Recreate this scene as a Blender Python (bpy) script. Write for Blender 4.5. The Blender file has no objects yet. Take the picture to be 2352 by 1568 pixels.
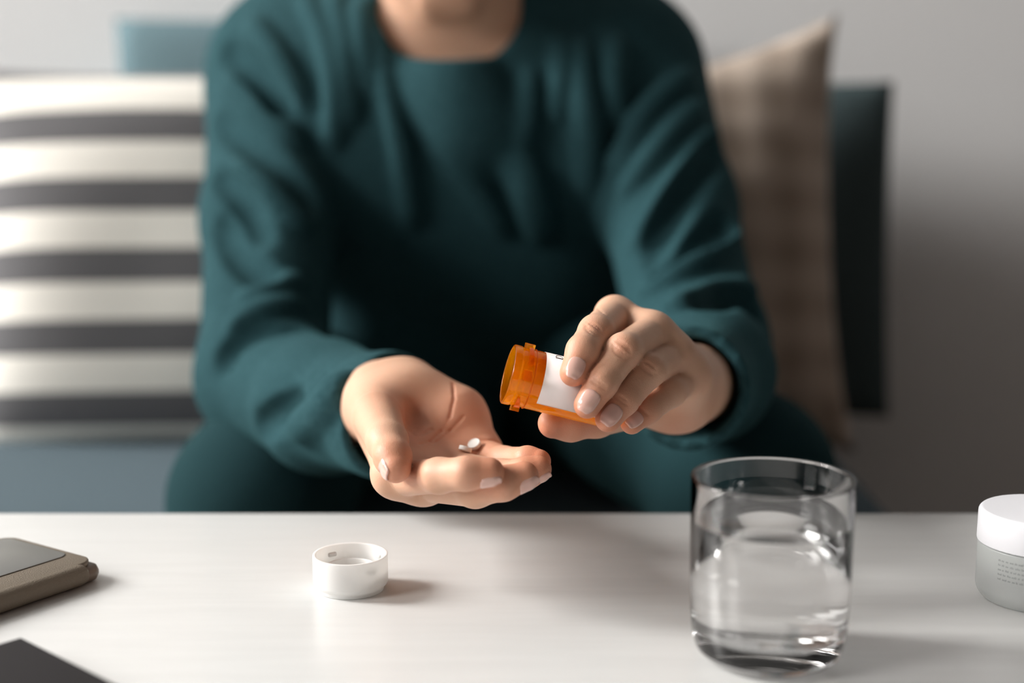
import bpy, bmesh, math, random
import numpy as np
from mathutils import Vector, Matrix
random.seed(7)
C = bpy.context.scene.collection
SC = bpy.context.scene

# ------------------------------------------------------------------ camera, sky, light, exposure
FPX = 50.0 / 36.0 * 2352.0
PITCH = math.radians(9.5)
TABLE = 0.45
CAM = Vector((0.0, 0.0, TABLE + 0.24))
cd = bpy.data.cameras.new('camera')
cam = bpy.data.objects.new('camera', cd)
C.objects.link(cam)
cam.location = CAM
cam.rotation_euler = (math.pi / 2 - PITCH, 0, 0)
cd.lens = 50.0
cd.sensor_width = 36.0
cd.sensor_fit = 'HORIZONTAL'
cd.clip_start = 0.01
cd.dof.use_dof = True
cd.dof.focus_distance = 0.70
cd.dof.aperture_fstop = 2.8
SC.camera = cam

world = bpy.data.worlds.new('world')
SC.world = world
world.use_nodes = True
wb = world.node_tree.nodes['Background']
wb.inputs['Color'].default_value = (0.92, 0.95, 1.0, 1)
wb.inputs['Strength'].default_value = 0.01

WIN_X, WIN_Z0, WIN_Z1 = -4.0, 1.80, 3.85
WINDOWS = ((0.85, 1.81, 350.0), (-2.00, -0.50, 170.0))          # y from, y to, watts of daylight: left-wall window, then one added for frontal fill
for y0_, y1_, watts in WINDOWS:
    ld = bpy.data.lights.new('window_daylight', 'AREA')
    ld.shape = 'RECTANGLE'
    ld.size = y1_ - y0_
    ld.size_y = WIN_Z1 - WIN_Z0
    ld.energy = watts
    ld.color = (1.0, 0.98, 0.95)
    lo = bpy.data.objects.new('window_daylight', ld)
    C.objects.link(lo)
    lo.location = (WIN_X + 0.02, (y0_ + y1_) / 2, (WIN_Z0 + WIN_Z1) / 2)
    lo.rotation_euler = Vector((-1, 0, 0)).to_track_quat('Z', 'Y').to_euler()

SC.view_settings.view_transform = 'Standard'
SC.view_settings.look = 'None'
SC.view_settings.gamma = 1.0
SC.view_settings.use_curve_mapping = False
SC.view_settings.exposure = 0.0

# ------------------------------------------------------------------ helpers
def W(px, py, d):
    """world point that the photograph shows at (px, py), d metres along the view axis"""
    x = (px - 1176.0) / FPX
    v = (py - 784.0) / FPX
    cp, sp = math.cos(PITCH), math.sin(PITCH)
    return np.array((CAM.x + d * x, CAM.y + d * (cp - v * sp), CAM.z + d * (-sp - v * cp)))

def onz(px, py, z):
    """world point at (px, py) of the photograph on the horizontal plane z"""
    v = (py - 784.0) / FPX
    d = (CAM.z - z) / (math.sin(PITCH) + v * math.cos(PITCH))
    return W(px, py, d)

def link(o, parent=None):
    C.objects.link(o)
    if parent is not None:
        o.parent = parent
    return o

def tag(o, label=None, cat=None, group=None, kind=None):
    if label: o['label'] = label
    if cat: o['category'] = cat
    if group: o['group'] = group
    if kind: o['kind'] = kind
    return o

def empty(name, loc=(0, 0, 0), rz=0.0):
    o = bpy.data.objects.new(name, None)
    o.empty_display_size = 0.05
    C.objects.link(o)
    o.location = loc
    o.rotation_euler = (0, 0, rz)
    return o

def bm_obj(name, bm, mat, parent=None, smooth=True):
    me = bpy.data.meshes.new(name)
    bm.normal_update()
    bm.to_mesh(me)
    bm.free()
    if smooth:
        me.polygons.foreach_set('use_smooth', [True] * len(me.polygons))
    if mat: me.materials.append(mat)
    return link(bpy.data.objects.new(name, me), parent)

def np_obj(name, V, Q, mat, parent=None, smooth=True):
    """mesh from numpy vertices and quads"""
    me = bpy.data.meshes.new(name)
    V = np.asarray(V, dtype=np.float32)
    Q = np.asarray(Q, dtype=np.int32)
    n = Q.shape[1]
    me.vertices.add(len(V)); me.vertices.foreach_set('co', V.ravel())
    me.loops.add(Q.size); me.loops.foreach_set('vertex_index', Q.ravel())
    me.polygons.add(len(Q))
    me.polygons.foreach_set('loop_start', np.arange(0, Q.size, n, dtype=np.int32))
    me.polygons.foreach_set('use_smooth', np.full(len(Q), smooth))
    me.update(calc_edges=True)
    me.validate()
    if mat: me.materials.append(mat)
    return link(bpy.data.objects.new(name, me), parent)

def lathe(profile, seg=96, closed=False, bm=None, cx=0, cy=0):
    """profile of (r, z) turned about z; closed joins last to first"""
    bm = bm or bmesh.new()
    rings = []
    for r, z in profile:
        if r < 1e-7:
            rings.append([bm.verts.new((cx, cy, z))])
        else:
            rings.append([bm.verts.new((cx + r * math.cos(2 * math.pi * i / seg), cy + r * math.sin(2 * math.pi * i / seg), z)) for i in range(seg)])
    pairs = list(zip(rings[:-1], rings[1:]))
    if closed: pairs.append((rings[-1], rings[0]))
    for a, b in pairs:
        for i in range(seg):
            j = (i + 1) % seg
            if len(a) == 1 and len(b) == 1: continue
            if len(a) == 1: bm.faces.new((a[0], b[j], b[i]))
            elif len(b) == 1: bm.faces.new((a[i], a[j], b[0]))
            else: bm.faces.new((a[i], a[j], b[j], b[i]))
    bmesh.ops.recalc_face_normals(bm, faces=bm.faces)
    return bm

def round_profile(pts, rad, n=5):
    """round the corners of an open polyline of (r, z); rad: radius per inner point"""
    out = [pts[0]]
    for i in range(1, len(pts) - 1):
        p, a, b = Vector(pts[i]), Vector(pts[i - 1]), Vector(pts[i + 1])
        r = rad[i - 1] if isinstance(rad, (list, tuple)) else rad
        u, v = (a - p), (b - p)
        r = min(r, u.length * 0.49, v.length * 0.49)
        if r < 1e-7:
            out.append(tuple(p)); continue
        u.normalize(); v.normalize()
        for k in range(n + 1):
            t = k / n
            q = (1 - t) ** 2 * (p + u * r) + 2 * t * (1 - t) * p + t * t * (p + v * r)
            out.append((q.x, q.y))
    out.append(pts[-1])
    return out

def rbox(x0, x1, y0, y1, z0, z1, bev=0.0, seg=3, bm=None):
    bm = bm or bmesh.new()
    r = bmesh.ops.create_cube(bm, size=1.0)
    vs = r['verts']
    bmesh.ops.scale(bm, vec=(x1 - x0, y1 - y0, z1 - z0), verts=vs)
    bmesh.ops.translate(bm, vec=((x0 + x1) / 2, (y0 + y1) / 2, (z0 + z1) / 2), verts=vs)
    if bev > 0:
        es = list({e for v in vs for e in v.link_edges})
        bmesh.ops.bevel(bm, geom=es, offset=bev, segments=seg, profile=0.5, affect='EDGES')
    return bm

# ------------------------------------------------------------------ materials
def mat(name, color=(0.8, 0.8, 0.8), rough=0.5, **kw):
    m = bpy.data.materials.new(name)
    m.use_nodes = True
    b = m.node_tree.nodes['Principled BSDF']
    b.inputs['Base Color'].default_value = (*color, 1)
    b.inputs['Roughness'].default_value = rough
    for k, v in kw.items():
        b.inputs[k.replace('_', ' ')].default_value = v
    return m

def N(m, kind, **props):
    n = m.node_tree.nodes.new(kind)
    for k, v in props.items(): setattr(n, k, v)
    return n

def L(m, a, b): m.node_tree.links.new(a, b)

def BS(m): return m.node_tree.nodes['Principled BSDF']

def add_bump(m, scale, strength, dist=0.001, detail=4, coord='Object', node=None, stretch=None):
    tc = N(m, 'ShaderNodeTexCoord')
    src = tc.outputs[coord]
    if stretch:
        mp = N(m, 'ShaderNodeMapping'); mp.inputs['Scale'].default_value = stretch
        L(m, src, mp.inputs['Vector']); src = mp.outputs['Vector']
    nz = N(m, 'ShaderNodeTexNoise'); nz.inputs['Scale'].default_value = scale; nz.inputs['Detail'].default_value = detail
    L(m, src, nz.inputs['Vector'])
    bp = N(m, 'ShaderNodeBump'); bp.inputs['Strength'].default_value = strength; bp.inputs['Distance'].default_value = dist
    L(m, nz.outputs['Fac'], bp.inputs['Height'])
    L(m, bp.outputs['Normal'], BS(m).inputs['Normal'])
    return nz

def add_vary(m, c1, c2, scale, detail=3, lo=0.35, hi=0.65, coord='Object', stretch=None):
    tc = N(m, 'ShaderNodeTexCoord')
    src = tc.outputs[coord]
    if stretch:
        mp = N(m, 'ShaderNodeMapping'); mp.inputs['Scale'].default_value = stretch
        L(m, src, mp.inputs['Vector']); src = mp.outputs['Vector']
    nz = N(m, 'ShaderNodeTexNoise'); nz.inputs['Scale'].default_value = scale; nz.inputs['Detail'].default_value = detail
    L(m, src, nz.inputs['Vector'])
    cr = N(m, 'ShaderNodeValToRGB')
    cr.color_ramp.elements[0].position = lo; cr.color_ramp.elements[1].position = hi
    cr.color_ramp.elements[0].color = (*c1, 1); cr.color_ramp.elements[1].color = (*c2, 1)
    L(m, nz.outputs['Fac'], cr.inputs['Fac'])
    L(m, cr.outputs['Color'], BS(m).inputs['Base Color'])
    return cr

M = {}
M['wall'] = mat('wall_paint', (0.87, 0.87, 0.875), 0.75); add_bump(M['wall'], 180, 0.08, 0.0005)
M['front_wall'] = mat('low_bounce_front_paint', (0.13, 0.12, 0.115), 0.8)  # unseen wall, colour darkened to cut fill light
M['dim_wall'] = mat('low_bounce_wall_paint', (0.06, 0.055, 0.05), 0.8)  # unseen wall and ceiling, made dark to keep bounce light low
M['floor'] = mat('oak_floor', (0.30, 0.19, 0.11), 0.4); add_vary(M['floor'], (0.10, 0.060, 0.035), (0.17, 0.105, 0.062), 6, 5, stretch=(1, 12, 1))
M['trim'] = mat('white_trim', (0.82, 0.82, 0.80), 0.4)
M['table'] = mat('white_table_lacquer', (0.80, 0.785, 0.76), 0.32)
add_vary(M['table'], (0.70, 0.70, 0.69), (0.73, 0.73, 0.72), 14, 4, stretch=(1, 9, 1))
M['sofa'] = mat('blue_grey_sofa_fabric', (0.17, 0.22, 0.25), 0.9, Specular_IOR_Level=0.1)
add_vary(M['sofa'], (0.085, 0.118, 0.138), (0.115, 0.150, 0.172), 400, 2); add_bump(M['sofa'], 900, 0.3, 0.001)
M['wood_leg'] = mat('dark_wood_leg', (0.10, 0.06, 0.04), 0.5)
M['teal_cushion'] = mat('grey_teal_cushion_fabric', (0.13, 0.20, 0.225), 0.9, Specular_IOR_Level=0.1); add_bump(M['teal_cushion'], 900, 0.3, 0.001)
M['shaded_cushion'] = mat('shaded_teal_cushion_fabric', (0.060, 0.085, 0.090), 0.9, Specular_IOR_Level=0.1); add_bump(M['shaded_cushion'], 900, 0.3, 0.001)  # back cushion fabric with its shade put into the colour

# striped cover: stripe position comes from the pillow's own height coordinate
ms = mat('striped_pillow_cover', (0.8, 0.78, 0.72), 0.9, Sheen_Weight=0.15)
tc = N(ms, 'ShaderNodeTexCoord'); sx = N(ms, 'ShaderNodeSeparateXYZ'); L(ms, tc.outputs['Object'], sx.inputs[0])
ma = N(ms, 'ShaderNodeMath', operation='ADD'); ma.inputs[1].default_value = 0.7463
L(ms, sx.outputs['Z'], ma.inputs[0])
mm = N(ms, 'ShaderNodeMath', operation='MODULO'); mm.inputs[1].default_value = 0.0715; L(ms, ma.outputs[0], mm.inputs[0])
lt = N(ms, 'ShaderNodeMath', operation='LESS_THAN'); lt.inputs[1].default_value = 0.0345; L(ms, mm.outputs[0], lt.inputs[0])
mx = N(ms, 'ShaderNodeMix', data_type='RGBA'); L(ms, lt.outputs[0], mx.inputs['Factor'])
mx.inputs[6].default_value = (0.88, 0.845, 0.775, 1); mx.inputs[7].default_value = (0.115, 0.112, 0.118, 1)
L(ms, mx.outputs[2], BS(ms).inputs['Base Color'])
add_bump(ms, 700, 0.3, 0.001)
M['stripe'] = ms

# taupe woven cover with a soft check
mt = mat('taupe_check_cover', (0.4, 0.31, 0.25), 0.92, Sheen_Weight=0.2)
tc = N(mt, 'ShaderNodeTexCoord'); sx = N(mt, 'ShaderNodeSeparateXYZ'); L(mt, tc.outputs['Object'], sx.inputs[0])
hs = []
for ax in ('X', 'Z'):
    a = N(mt, 'ShaderNodeMath', operation='MULTIPLY'); a.inputs[1].default_value = 2 * math.pi / 0.052; L(mt, sx.outputs[ax], a.inputs[0])
    s = N(mt, 'ShaderNodeMath', operation='SINE'); L(mt, a.outputs[0], s.inputs[0]); hs.append(s)
ad = N(mt, 'ShaderNodeMath', operation='ADD'); L(mt, hs[0].outputs[0], ad.inputs[0]); L(mt, hs[1].outputs[0], ad.inputs[1])
mr = N(mt, 'ShaderNodeMapRange'); mr.inputs['From Min'].default_value = -2; mr.inputs['From Max'].default_value = 2; L(mt, ad.outputs[0], mr.inputs['Value'])
mx = N(mt, 'ShaderNodeMix', data_type='RGBA'); L(mt, mr.outputs[0], mx.inputs['Factor'])
mx.inputs[6].default_value = (0.35, 0.27, 0.21, 1); mx.inputs[7].default_value = (0.56, 0.46, 0.38, 1)
L(mt, mx.outputs[2], BS(mt).inputs['Base Color'])
bp = N(mt, 'ShaderNodeBump'); bp.inputs['Strength'].default_value = 0.5; bp.inputs['Distance'].default_value = 0.004
L(mt, mr.outputs[0], bp.inputs['Height']); L(mt, bp.outputs['Normal'], BS(mt).inputs['Normal'])
M['taupe'] = mt

M['sweater'] = mat('dark_teal_jersey', (0.022, 0.080, 0.083), 0.95, Sheen_Weight=0.06, Sheen_Roughness=0.4, Specular_IOR_Level=0.08)
add_vary(M['sweater'], (0.017, 0.052, 0.060), (0.025, 0.068, 0.078), 260, 3); add_bump(M['sweater'], 1500, 0.35, 0.0006)
M['trousers'] = mat('dark_teal_trouser_knit', (0.012, 0.036, 0.041), 0.95, Sheen_Weight=0.05, Specular_IOR_Level=0.08)
add_bump(M['trousers'], 1200, 0.4, 0.0008)
for q_ in ('sweater', 'trousers'): BS(M[q_]).inputs['Sheen Tint'].default_value = (0.25, 0.75, 0.8, 1)
M['hair'] = mat('brown_hair', (0.05, 0.03, 0.02), 0.45); add_bump(M['hair'], 300, 0.6, 0.002, stretch=(1, 1, 0.1))

# skin: base tone, warmer where the "blush" attribute says (finger pads, palm)
mk = mat('skin', (0.70, 0.45, 0.33), 0.48, Subsurface_Weight=0.22, Subsurface_Scale=0.004)
BS(mk).inputs['Subsurface Radius'].default_value = (1.0, 0.35, 0.18)
BS(mk).inputs['Specular IOR Level'].default_value = 0.4
at = N(mk, 'ShaderNodeAttribute', attribute_name='blush')
tc = N(mk, 'ShaderNodeTexCoord'); nz = N(mk, 'ShaderNodeTexNoise'); nz.inputs['Scale'].default_value = 90; nz.inputs['Detail'].default_value = 4
L(mk, tc.outputs['Object'], nz.inputs['Vector'])
c0 = N(mk, 'ShaderNodeMix', data_type='RGBA'); L(mk, nz.outputs['Fac'], c0.inputs['Factor'])
c0.inputs[6].default_value = (0.60, 0.345, 0.228, 1); c0.inputs[7].default_value = (0.67, 0.405, 0.28, 1)
c1 = N(mk, 'ShaderNodeMix', data_type='RGBA'); L(mk, at.outputs['Fac'], c1.inputs['Factor'])
L(mk, c0.outputs[2], c1.inputs[6]); c1.inputs[7].default_value = (0.62, 0.225, 0.125, 1)
L(mk, c1.outputs[2], BS(mk).inputs['Base Color'])
n2 = N(mk, 'ShaderNodeTexVoronoi'); n2.inputs['Scale'].default_value = 2200; L(mk, tc.outputs['Object'], n2.inputs['Vector'])
n3 = N(mk, 'ShaderNodeTexNoise'); n3.inputs['Scale'].default_value = 700; n3.inputs['Detail'].default_value = 5; L(mk, tc.outputs['Object'], n3.inputs['Vector'])
sm = N(mk, 'ShaderNodeMath', operation='ADD'); L(mk, n2.outputs['Distance'], sm.inputs[0]); L(mk, n3.outputs['Fac'], sm.inputs[1])
bp = N(mk, 'ShaderNodeBump'); bp.inputs['Strength'].default_value = 0.25; bp.inputs['Distance'].default_value = 0.0003
L(mk, sm.outputs[0], bp.inputs['Height']); L(mk, bp.outputs['Normal'], BS(mk).inputs['Normal'])
M['skin'] = mk
M['nail'] = mat('fingernail', (0.72, 0.44, 0.37), 0.18, Coat_Weight=0.4, Subsurface_Weight=0.2, Subsurface_Scale=0.002)
M['eye'] = mat('eye_white', (0.75, 0.72, 0.70), 0.15)

def glassy(name, color, rough, ior=1.5):
    return mat(name, color, rough, Transmission_Weight=1.0, IOR=ior)
M['glass'] = glassy('clear_glass', (1.0, 1.0, 1.0), 0.0, 1.5)
M['water'] = glassy('clear_water', (1.0, 1.0, 1.0), 0.0, 1.333)
M['orange'] = glassy('amber_plastic', (1.0, 0.55, 0.012), 0.05, 1.45)
def add_translucent(m, color, fac):
    nt = m.node_tree; out = [n for n in nt.nodes if n.type == 'OUTPUT_MATERIAL'][0]
    tr = N(m, 'ShaderNodeBsdfTranslucent'); tr.inputs['Color'].default_value = (*color, 1)
    mxs = N(m, 'ShaderNodeMixShader'); mxs.inputs[0].default_value = fac
    L(m, BS(m).outputs[0], mxs.inputs[1]); L(m, tr.outputs[0], mxs.inputs[2]); L(m, mxs.outputs[0], out.inputs['Surface'])
add_translucent(M['orange'], (1.0, 0.46, 0.004), 0.30)
M['paper'] = mat('white_label_paper', (0.76, 0.69, 0.675), 0.6)
M['ink'] = mat('black_print', (0.02, 0.018, 0.02), 0.6)
M['cap'] = mat('white_cap_plastic', (0.90, 0.895, 0.88), 0.35, Subsurface_Weight=0.5, Subsurface_Scale=0.006)
add_translucent(M['cap'], (0.92, 0.91, 0.88), 0.22)
BS(M['cap']).inputs['Subsurface Radius'].default_value = (1, .95, .9)
M['pill'] = mat('white_tablet', (0.86, 0.84, 0.80), 0.6, Subsurface_Weight=0.2, Subsurface_Scale=0.001); add_bump(M['pill'], 3000, 0.15, 0.0002)
BS(M['pill']).inputs['Subsurface Radius'].default_value = (1, .95, .9)
M['jar_lid'] = mat('white_jar_lid', (0.86, 0.86, 0.90), 0.4)
M['frost'] = mat('frosted_glass', (0.86, 0.89, 0.88), 0.34, Transmission_Weight=0.6, IOR=1.45)
M['cream'] = mat('white_liner', (0.92, 0.92, 0.91), 0.5)
M['grey_ink'] = mat('grey_print', (0.38, 0.40, 0.40), 0.6)
M['case'] = mat('taupe_leather', (0.20, 0.165, 0.125), 0.6, Specular_IOR_Level=0.3); add_bump(M['case'], 1400, 0.5, 0.0006)
M['case_dark'] = mat('taupe_case_shell', (0.20, 0.155, 0.12), 0.45)
M['case_window'] = mat('silver_grey_cover_window', (0.20, 0.20, 0.19), 0.28, Metallic=0.3)
M['dark_cover'] = mat('charcoal_cover', (0.014, 0.012, 0.013), 0.75, Specular_IOR_Level=0.2); add_bump(M['dark_cover'], 1600, 0.25, 0.0005)
M['page'] = mat('page_block', (0.30, 0.28, 0.26), 0.8)

# ------------------------------------------------------------------ signed-distance modelling
def smin(a, b, k):
    h = np.maximum(k - np.abs(a - b), 0.0) / k
    return np.minimum(a, b) - h * h * k * 0.25

class Field:
    def __init__(s, lo, hi, vox):
        s.lo = np.array(lo, float); s.vox = vox
        s.n = np.maximum(2, np.ceil((np.array(hi, float) - s.lo) / vox).astype(int) + 1)
        s.ax = [(s.lo[i] + vox * np.arange(s.n[i])).astype(np.float32) for i in range(3)]
        s.F = np.full(s.n, 1.0, np.float32)
    def like(s):
        o = object.__new__(Field); o.lo, o.vox, o.n, o.ax = s.lo, s.vox, s.n, s.ax
        o.F = np.full(s.n, 1.0, np.float32); return o
    def sl(s, lo, hi):
        a = np.clip(np.floor((np.asarray(lo) - s.lo) / s.vox).astype(int), 0, s.n)
        b = np.clip(np.ceil((np.asarray(hi) - s.lo) / s.vox).astype(int) + 1, 0, s.n)
        if np.any(b <= a): return None, None
        S = tuple(slice(a[i], b[i]) for i in range(3))
        G = (s.ax[0][S[0]][:, None, None], s.ax[1][S[1]][None, :, None], s.ax[2][S[2]][None, None, :])
        return S, G
    def d_cap(s, G, p, q, r0, r1):
        x, y, z = G
        v = q - p; L2 = max(float(v @ v), 1e-12)
        dx, dy, dz = x - np.float32(p[0]), y - np.float32(p[1]), z - np.float32(p[2])
        t = np.clip((dx * np.float32(v[0]) + dy * np.float32(v[1]) + dz * np.float32(v[2])) / np.float32(L2), 0, 1)
        return np.sqrt((dx - t * np.float32(v[0])) ** 2 + (dy - t * np.float32(v[1])) ** 2 + (dz - t * np.float32(v[2])) ** 2) - (r0 + t * np.float32(r1 - r0))
    def cap(s, p, q, r0, r1=None, k=0.004, carve=False):
        r1 = r0 if r1 is None else r1
        p = np.asarray(p, float); q = np.asarray(q, float)
        m = max(r0, r1) + k + 2 * s.vox
        S, G = s.sl(np.minimum(p, q) - m, np.maximum(p, q) + m)
        if S is None: return s
        d = s.d_cap(G, p, q, r0, r1)
        if carve: s.F[S] = -smin(-s.F[S], d, k)
        else: s.F[S] = smin(s.F[S], d, k)
        return s
    def chain(s, pts, rs, k=0.004, carve=False):
        for i in range(len(pts) - 1): s.cap(pts[i], pts[i + 1], rs[i], rs[i + 1], k, carve)
        return s
    def ell(s, c, rad, R=None, k=0.004, carve=False):
        c = np.asarray(c, float); rad = np.asarray(rad, float)
        R = np.eye(3) if R is None else np.asarray(R)          # columns: local axes
        m = rad.max() + k + 2 * s.vox
        S, G = s.sl(c - m, c + m)
        if S is None: return s
        x, y, z = [G[i] - np.float32(c[i]) for i in range(3)]
        u = [(x * np.float32(R[0, j]) + y * np.float32(R[1, j]) + z * np.float32(R[2, j])) / np.float32(rad[j]) for j in range(3)]
        k0 = np.sqrt(u[0] ** 2 + u[1] ** 2 + u[2] ** 2)
        k1 = np.sqrt((u[0] / rad[0]) ** 2 + (u[1] / rad[1]) ** 2 + (u[2] / rad[2]) ** 2) + 1e-9
        d = (k0 * (k0 - 1.0) / k1).astype(np.float32)
        d = np.where(k0 < 0.3, -np.float32(rad.min()) * (1 - k0), d)
        if carve: s.F[S] = -smin(-s.F[S], d, k)
        else: s.F[S] = smin(s.F[S], d, k)
        return s
    def sample(s, P):
        P = np.atleast_2d(P); g = (P - s.lo) / s.vox
        i = np.clip(np.floor(g).astype(int), 0, s.n - 2); f = np.clip(g - i, 0, 1)
        r = 0
        for a in (0, 1):
            for b in (0, 1):
                for c in (0, 1):
                    w = (f[:, 0] if a else 1 - f[:, 0]) * (f[:, 1] if b else 1 - f[:, 1]) * (f[:, 2] if c else 1 - f[:, 2])
                    r = r + w * s.F[i[:, 0] + a, i[:, 1] + b, i[:, 2] + c]
        ins = np.all((g >= 0) & (g <= s.n - 1), axis=1)
        return np.where(ins, r, 1.0)
    def hit(s, px, py, d0=0.5, d1=1.6, back=0.0):
        """first surface point seen at (px, py)"""
        ds = np.arange(d0, d1, s.vox * 0.5)
        P = np.array([W(px, py, 1.0)]) - np.array(CAM); P = np.array(CAM) + ds[:, None] * P
        f = s.sample(P); j = np.argmax(f < 0)
        if f[j] >= 0: return None
        t = f[j - 1] / (f[j - 1] - f[j]) if j else 0
        return W(px, py, ds[j - 1] + t * (ds[j] - ds[j - 1]) + back)
    def mesh(s):
        F = s.F; I = F < 0
        nx, ny, nz = s.n - 1
        c = [I[a:nx + a, b:ny + b, d:nz + d] for a in (0, 1) for b in (0, 1) for d in (0, 1)]
        anyi = c[0].copy(); alli = c[0].copy()
        for q in c[1:]: anyi |= q; alli &= q
        cells = np.argwhere(anyi & ~alli)
        idx = np.full((nx, ny, nz), -1, np.int32); idx[tuple(cells.T)] = np.arange(len(cells))
        off = np.array([(a, b, d) for a in (0, 1) for b in (0, 1) for d in (0, 1)])
        val = np.stack([F[cells[:, 0] + o[0], cells[:, 1] + o[1], cells[:, 2] + o[2]] for o in off], 1)
        acc = np.zeros((len(cells), 3)); cnt = np.zeros(len(cells))
        for i in range(8):
            for j in range(i + 1, 8):
                if np.abs(off[i] - off[j]).sum() != 1: continue
                a, b = val[:, i], val[:, j]; m = (a < 0) != (b < 0)
                t = np.where(m, a / np.where(m, a - b, 1), 0)
                acc += np.where(m[:, None], off[i] + t[:, None] * (off[j] - off[i]), 0); cnt += m
        V = s.lo + s.vox * (cells + acc / cnt[:, None])
        Q = []
        for ax in range(3):
            o1, o2 = [(1, 2), (2, 0), (0, 1)][ax]
            A = I; sh = list(s.n); sh[ax] -= 1
            lo_ = [slice(0, k) for k in sh]; hi_ = list(lo_); hi_[ax] = slice(1, sh[ax] + 1)
            ch = A[tuple(lo_)] != A[tuple(hi_)]
            E = np.argwhere(ch)
            ok = (E[:, o1] > 0) & (E[:, o1] < s.n[o1] - 1) & (E[:, o2] > 0) & (E[:, o2] < s.n[o2] - 1)
            E = E[ok]
            ins = A[tuple(E.T)]
            def g(d1, d2):
                e = E.copy(); e[:, o1] -= d1; e[:, o2] -= d2; return idx[tuple(e.T)]
            q = np.stack([g(1, 1), g(0, 1), g(0, 0), g(1, 0)], 1)
            q[~ins] = q[~ins][:, ::-1]
            Q.append(q)
        Q = np.concatenate(Q); Q = Q[np.all(Q >= 0, axis=1)]
        return V, Q

def P_(t): return W(t[0], t[1], t[2])
def rot_from(z, x=None):
    z = np.asarray(z, float); z = z / np.linalg.norm(z)
    x = np.array((1.0, 0, 0)) if x is None else np.asarray(x, float)
    x = x - z * (x @ z); x /= np.linalg.norm(x)
    return np.stack([x, np.cross(z, x), z], 1)

# ================================================================== THE SETTING
def struct(name, bm, m): return tag(bm_obj(name, bm, m, smooth=False), kind='structure')
WALL_Y = 1.86
XL, XR, YF, ZC = WIN_X - 0.02, 3.0, -3.2, 4.0
struct('floor', rbox(XL, XR, YF, WALL_Y, -0.05, 0.0), M['floor'])
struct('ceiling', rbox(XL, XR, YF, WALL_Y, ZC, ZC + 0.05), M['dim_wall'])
struct('wall_back', rbox(XL - 0.1, XR + 0.1, WALL_Y, WALL_Y + 0.1, 0.0, ZC), M['wall'])
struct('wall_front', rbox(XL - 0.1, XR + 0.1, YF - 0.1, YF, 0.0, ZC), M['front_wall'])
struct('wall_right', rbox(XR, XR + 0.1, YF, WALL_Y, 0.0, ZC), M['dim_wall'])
bm = rbox(XL - 0.1, XL, YF, WALL_Y, 0.0, WIN_Z0)
rbox(XL - 0.1, XL, YF, WALL_Y, WIN_Z1, ZC, bm=bm)
for ya, yb in ((YF, WINDOWS[1][0]), (WINDOWS[1][1], WINDOWS[0][0]), (WINDOWS[0][1], WALL_Y)): rbox(XL - 0.1, XL, ya, yb, WIN_Z0, WIN_Z1, bm=bm)
struct('wall_left', bm, M['wall'])
struct('baseboard_back', rbox(XL, XR, WALL_Y - 0.015, WALL_Y, 0.0, 0.08, 0.003, 2), M['trim'])
for k, (y0_, y1_, _) in enumerate(WINDOWS):  # the second frame belongs to the added fill window
    wn = empty('window_%d' % (k + 1), (WIN_X - 0.06, (y0_ + y1_) / 2, WIN_Z0)); tag(wn, kind='structure')
    wy, wz = (y1_ - y0_) / 2, WIN_Z1 - WIN_Z0
    bm = rbox(-0.03, 0.03, -wy, -wy + 0.05, 0, wz); rbox(-0.03, 0.03, wy - 0.05, wy, 0, wz, bm=bm)
    rbox(-0.03, 0.03, -wy, wy, 0, 0.05, bm=bm); rbox(-0.03, 0.03, -wy, wy, wz - 0.05, wz, bm=bm); rbox(-0.03, 0.03, -0.025, 0.025, 0, wz, bm=bm)
    bm_obj('window_frame', bm, M['trim'], wn, smooth=False)
    bm_obj('window_sill', rbox(-0.04, 0.14, -wy - 0.05, wy + 0.05, -0.035, -0.005, 0.005, 2), M['trim'], wn, smooth=False)

# ------------------------------------------------------------------ table
TY0, TY1 = -0.25, 0.818
tb = empty('coffee_table', (0.0, (TY0 + TY1) / 2, 0.0))
tag(tb, 'white low table with a smooth top in the foreground', 'table')
ty = (TY1 - TY0) / 2
bm_obj('tabletop', rbox(-0.95, 1.00, -ty, ty, TABLE - 0.035, TABLE, 0.0025, 3), M['table'], tb)
for sx_ in (-0.89, 0.94):
    for sy_ in (-1, 1):
        bm_obj('leg', rbox(sx_ - 0.025, sx_ + 0.025, sy_ * (ty - 0.05) - 0.025, sy_ * (ty - 0.05) + 0.025, 0, TABLE - 0.0352, 0.003, 2), M['table'], tb)

# ------------------------------------------------------------------ sofa and cushions
SEAT = 0.35
sofa = empty('sofa', (-0.45, 1.45, 0.0)); tag(sofa, 'blue grey upholstered armless sofa the person sits on', 'sofa')
bm_obj('seat_cushion', rbox(-1.15, 0.79, -0.32, 0.39, 0.20, SEAT, 0.045, 6), M['sofa'], sofa)
bm_obj('sofa_base', rbox(-1.14, 0.78, -0.30, 0.38, 0.10, 0.199, 0.01, 3), M['sofa'], sofa)
for lx in (-1.08, 0.72):
    for ly in (-0.25, 0.32):
        bm_obj('leg', lathe(round_profile([(0, 0), (0.016, 0), (0.024, 0.0995), (0, 0.0995)], 0.002), 20), M['wood_leg'], sofa).location = (lx, ly, 0)

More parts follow.
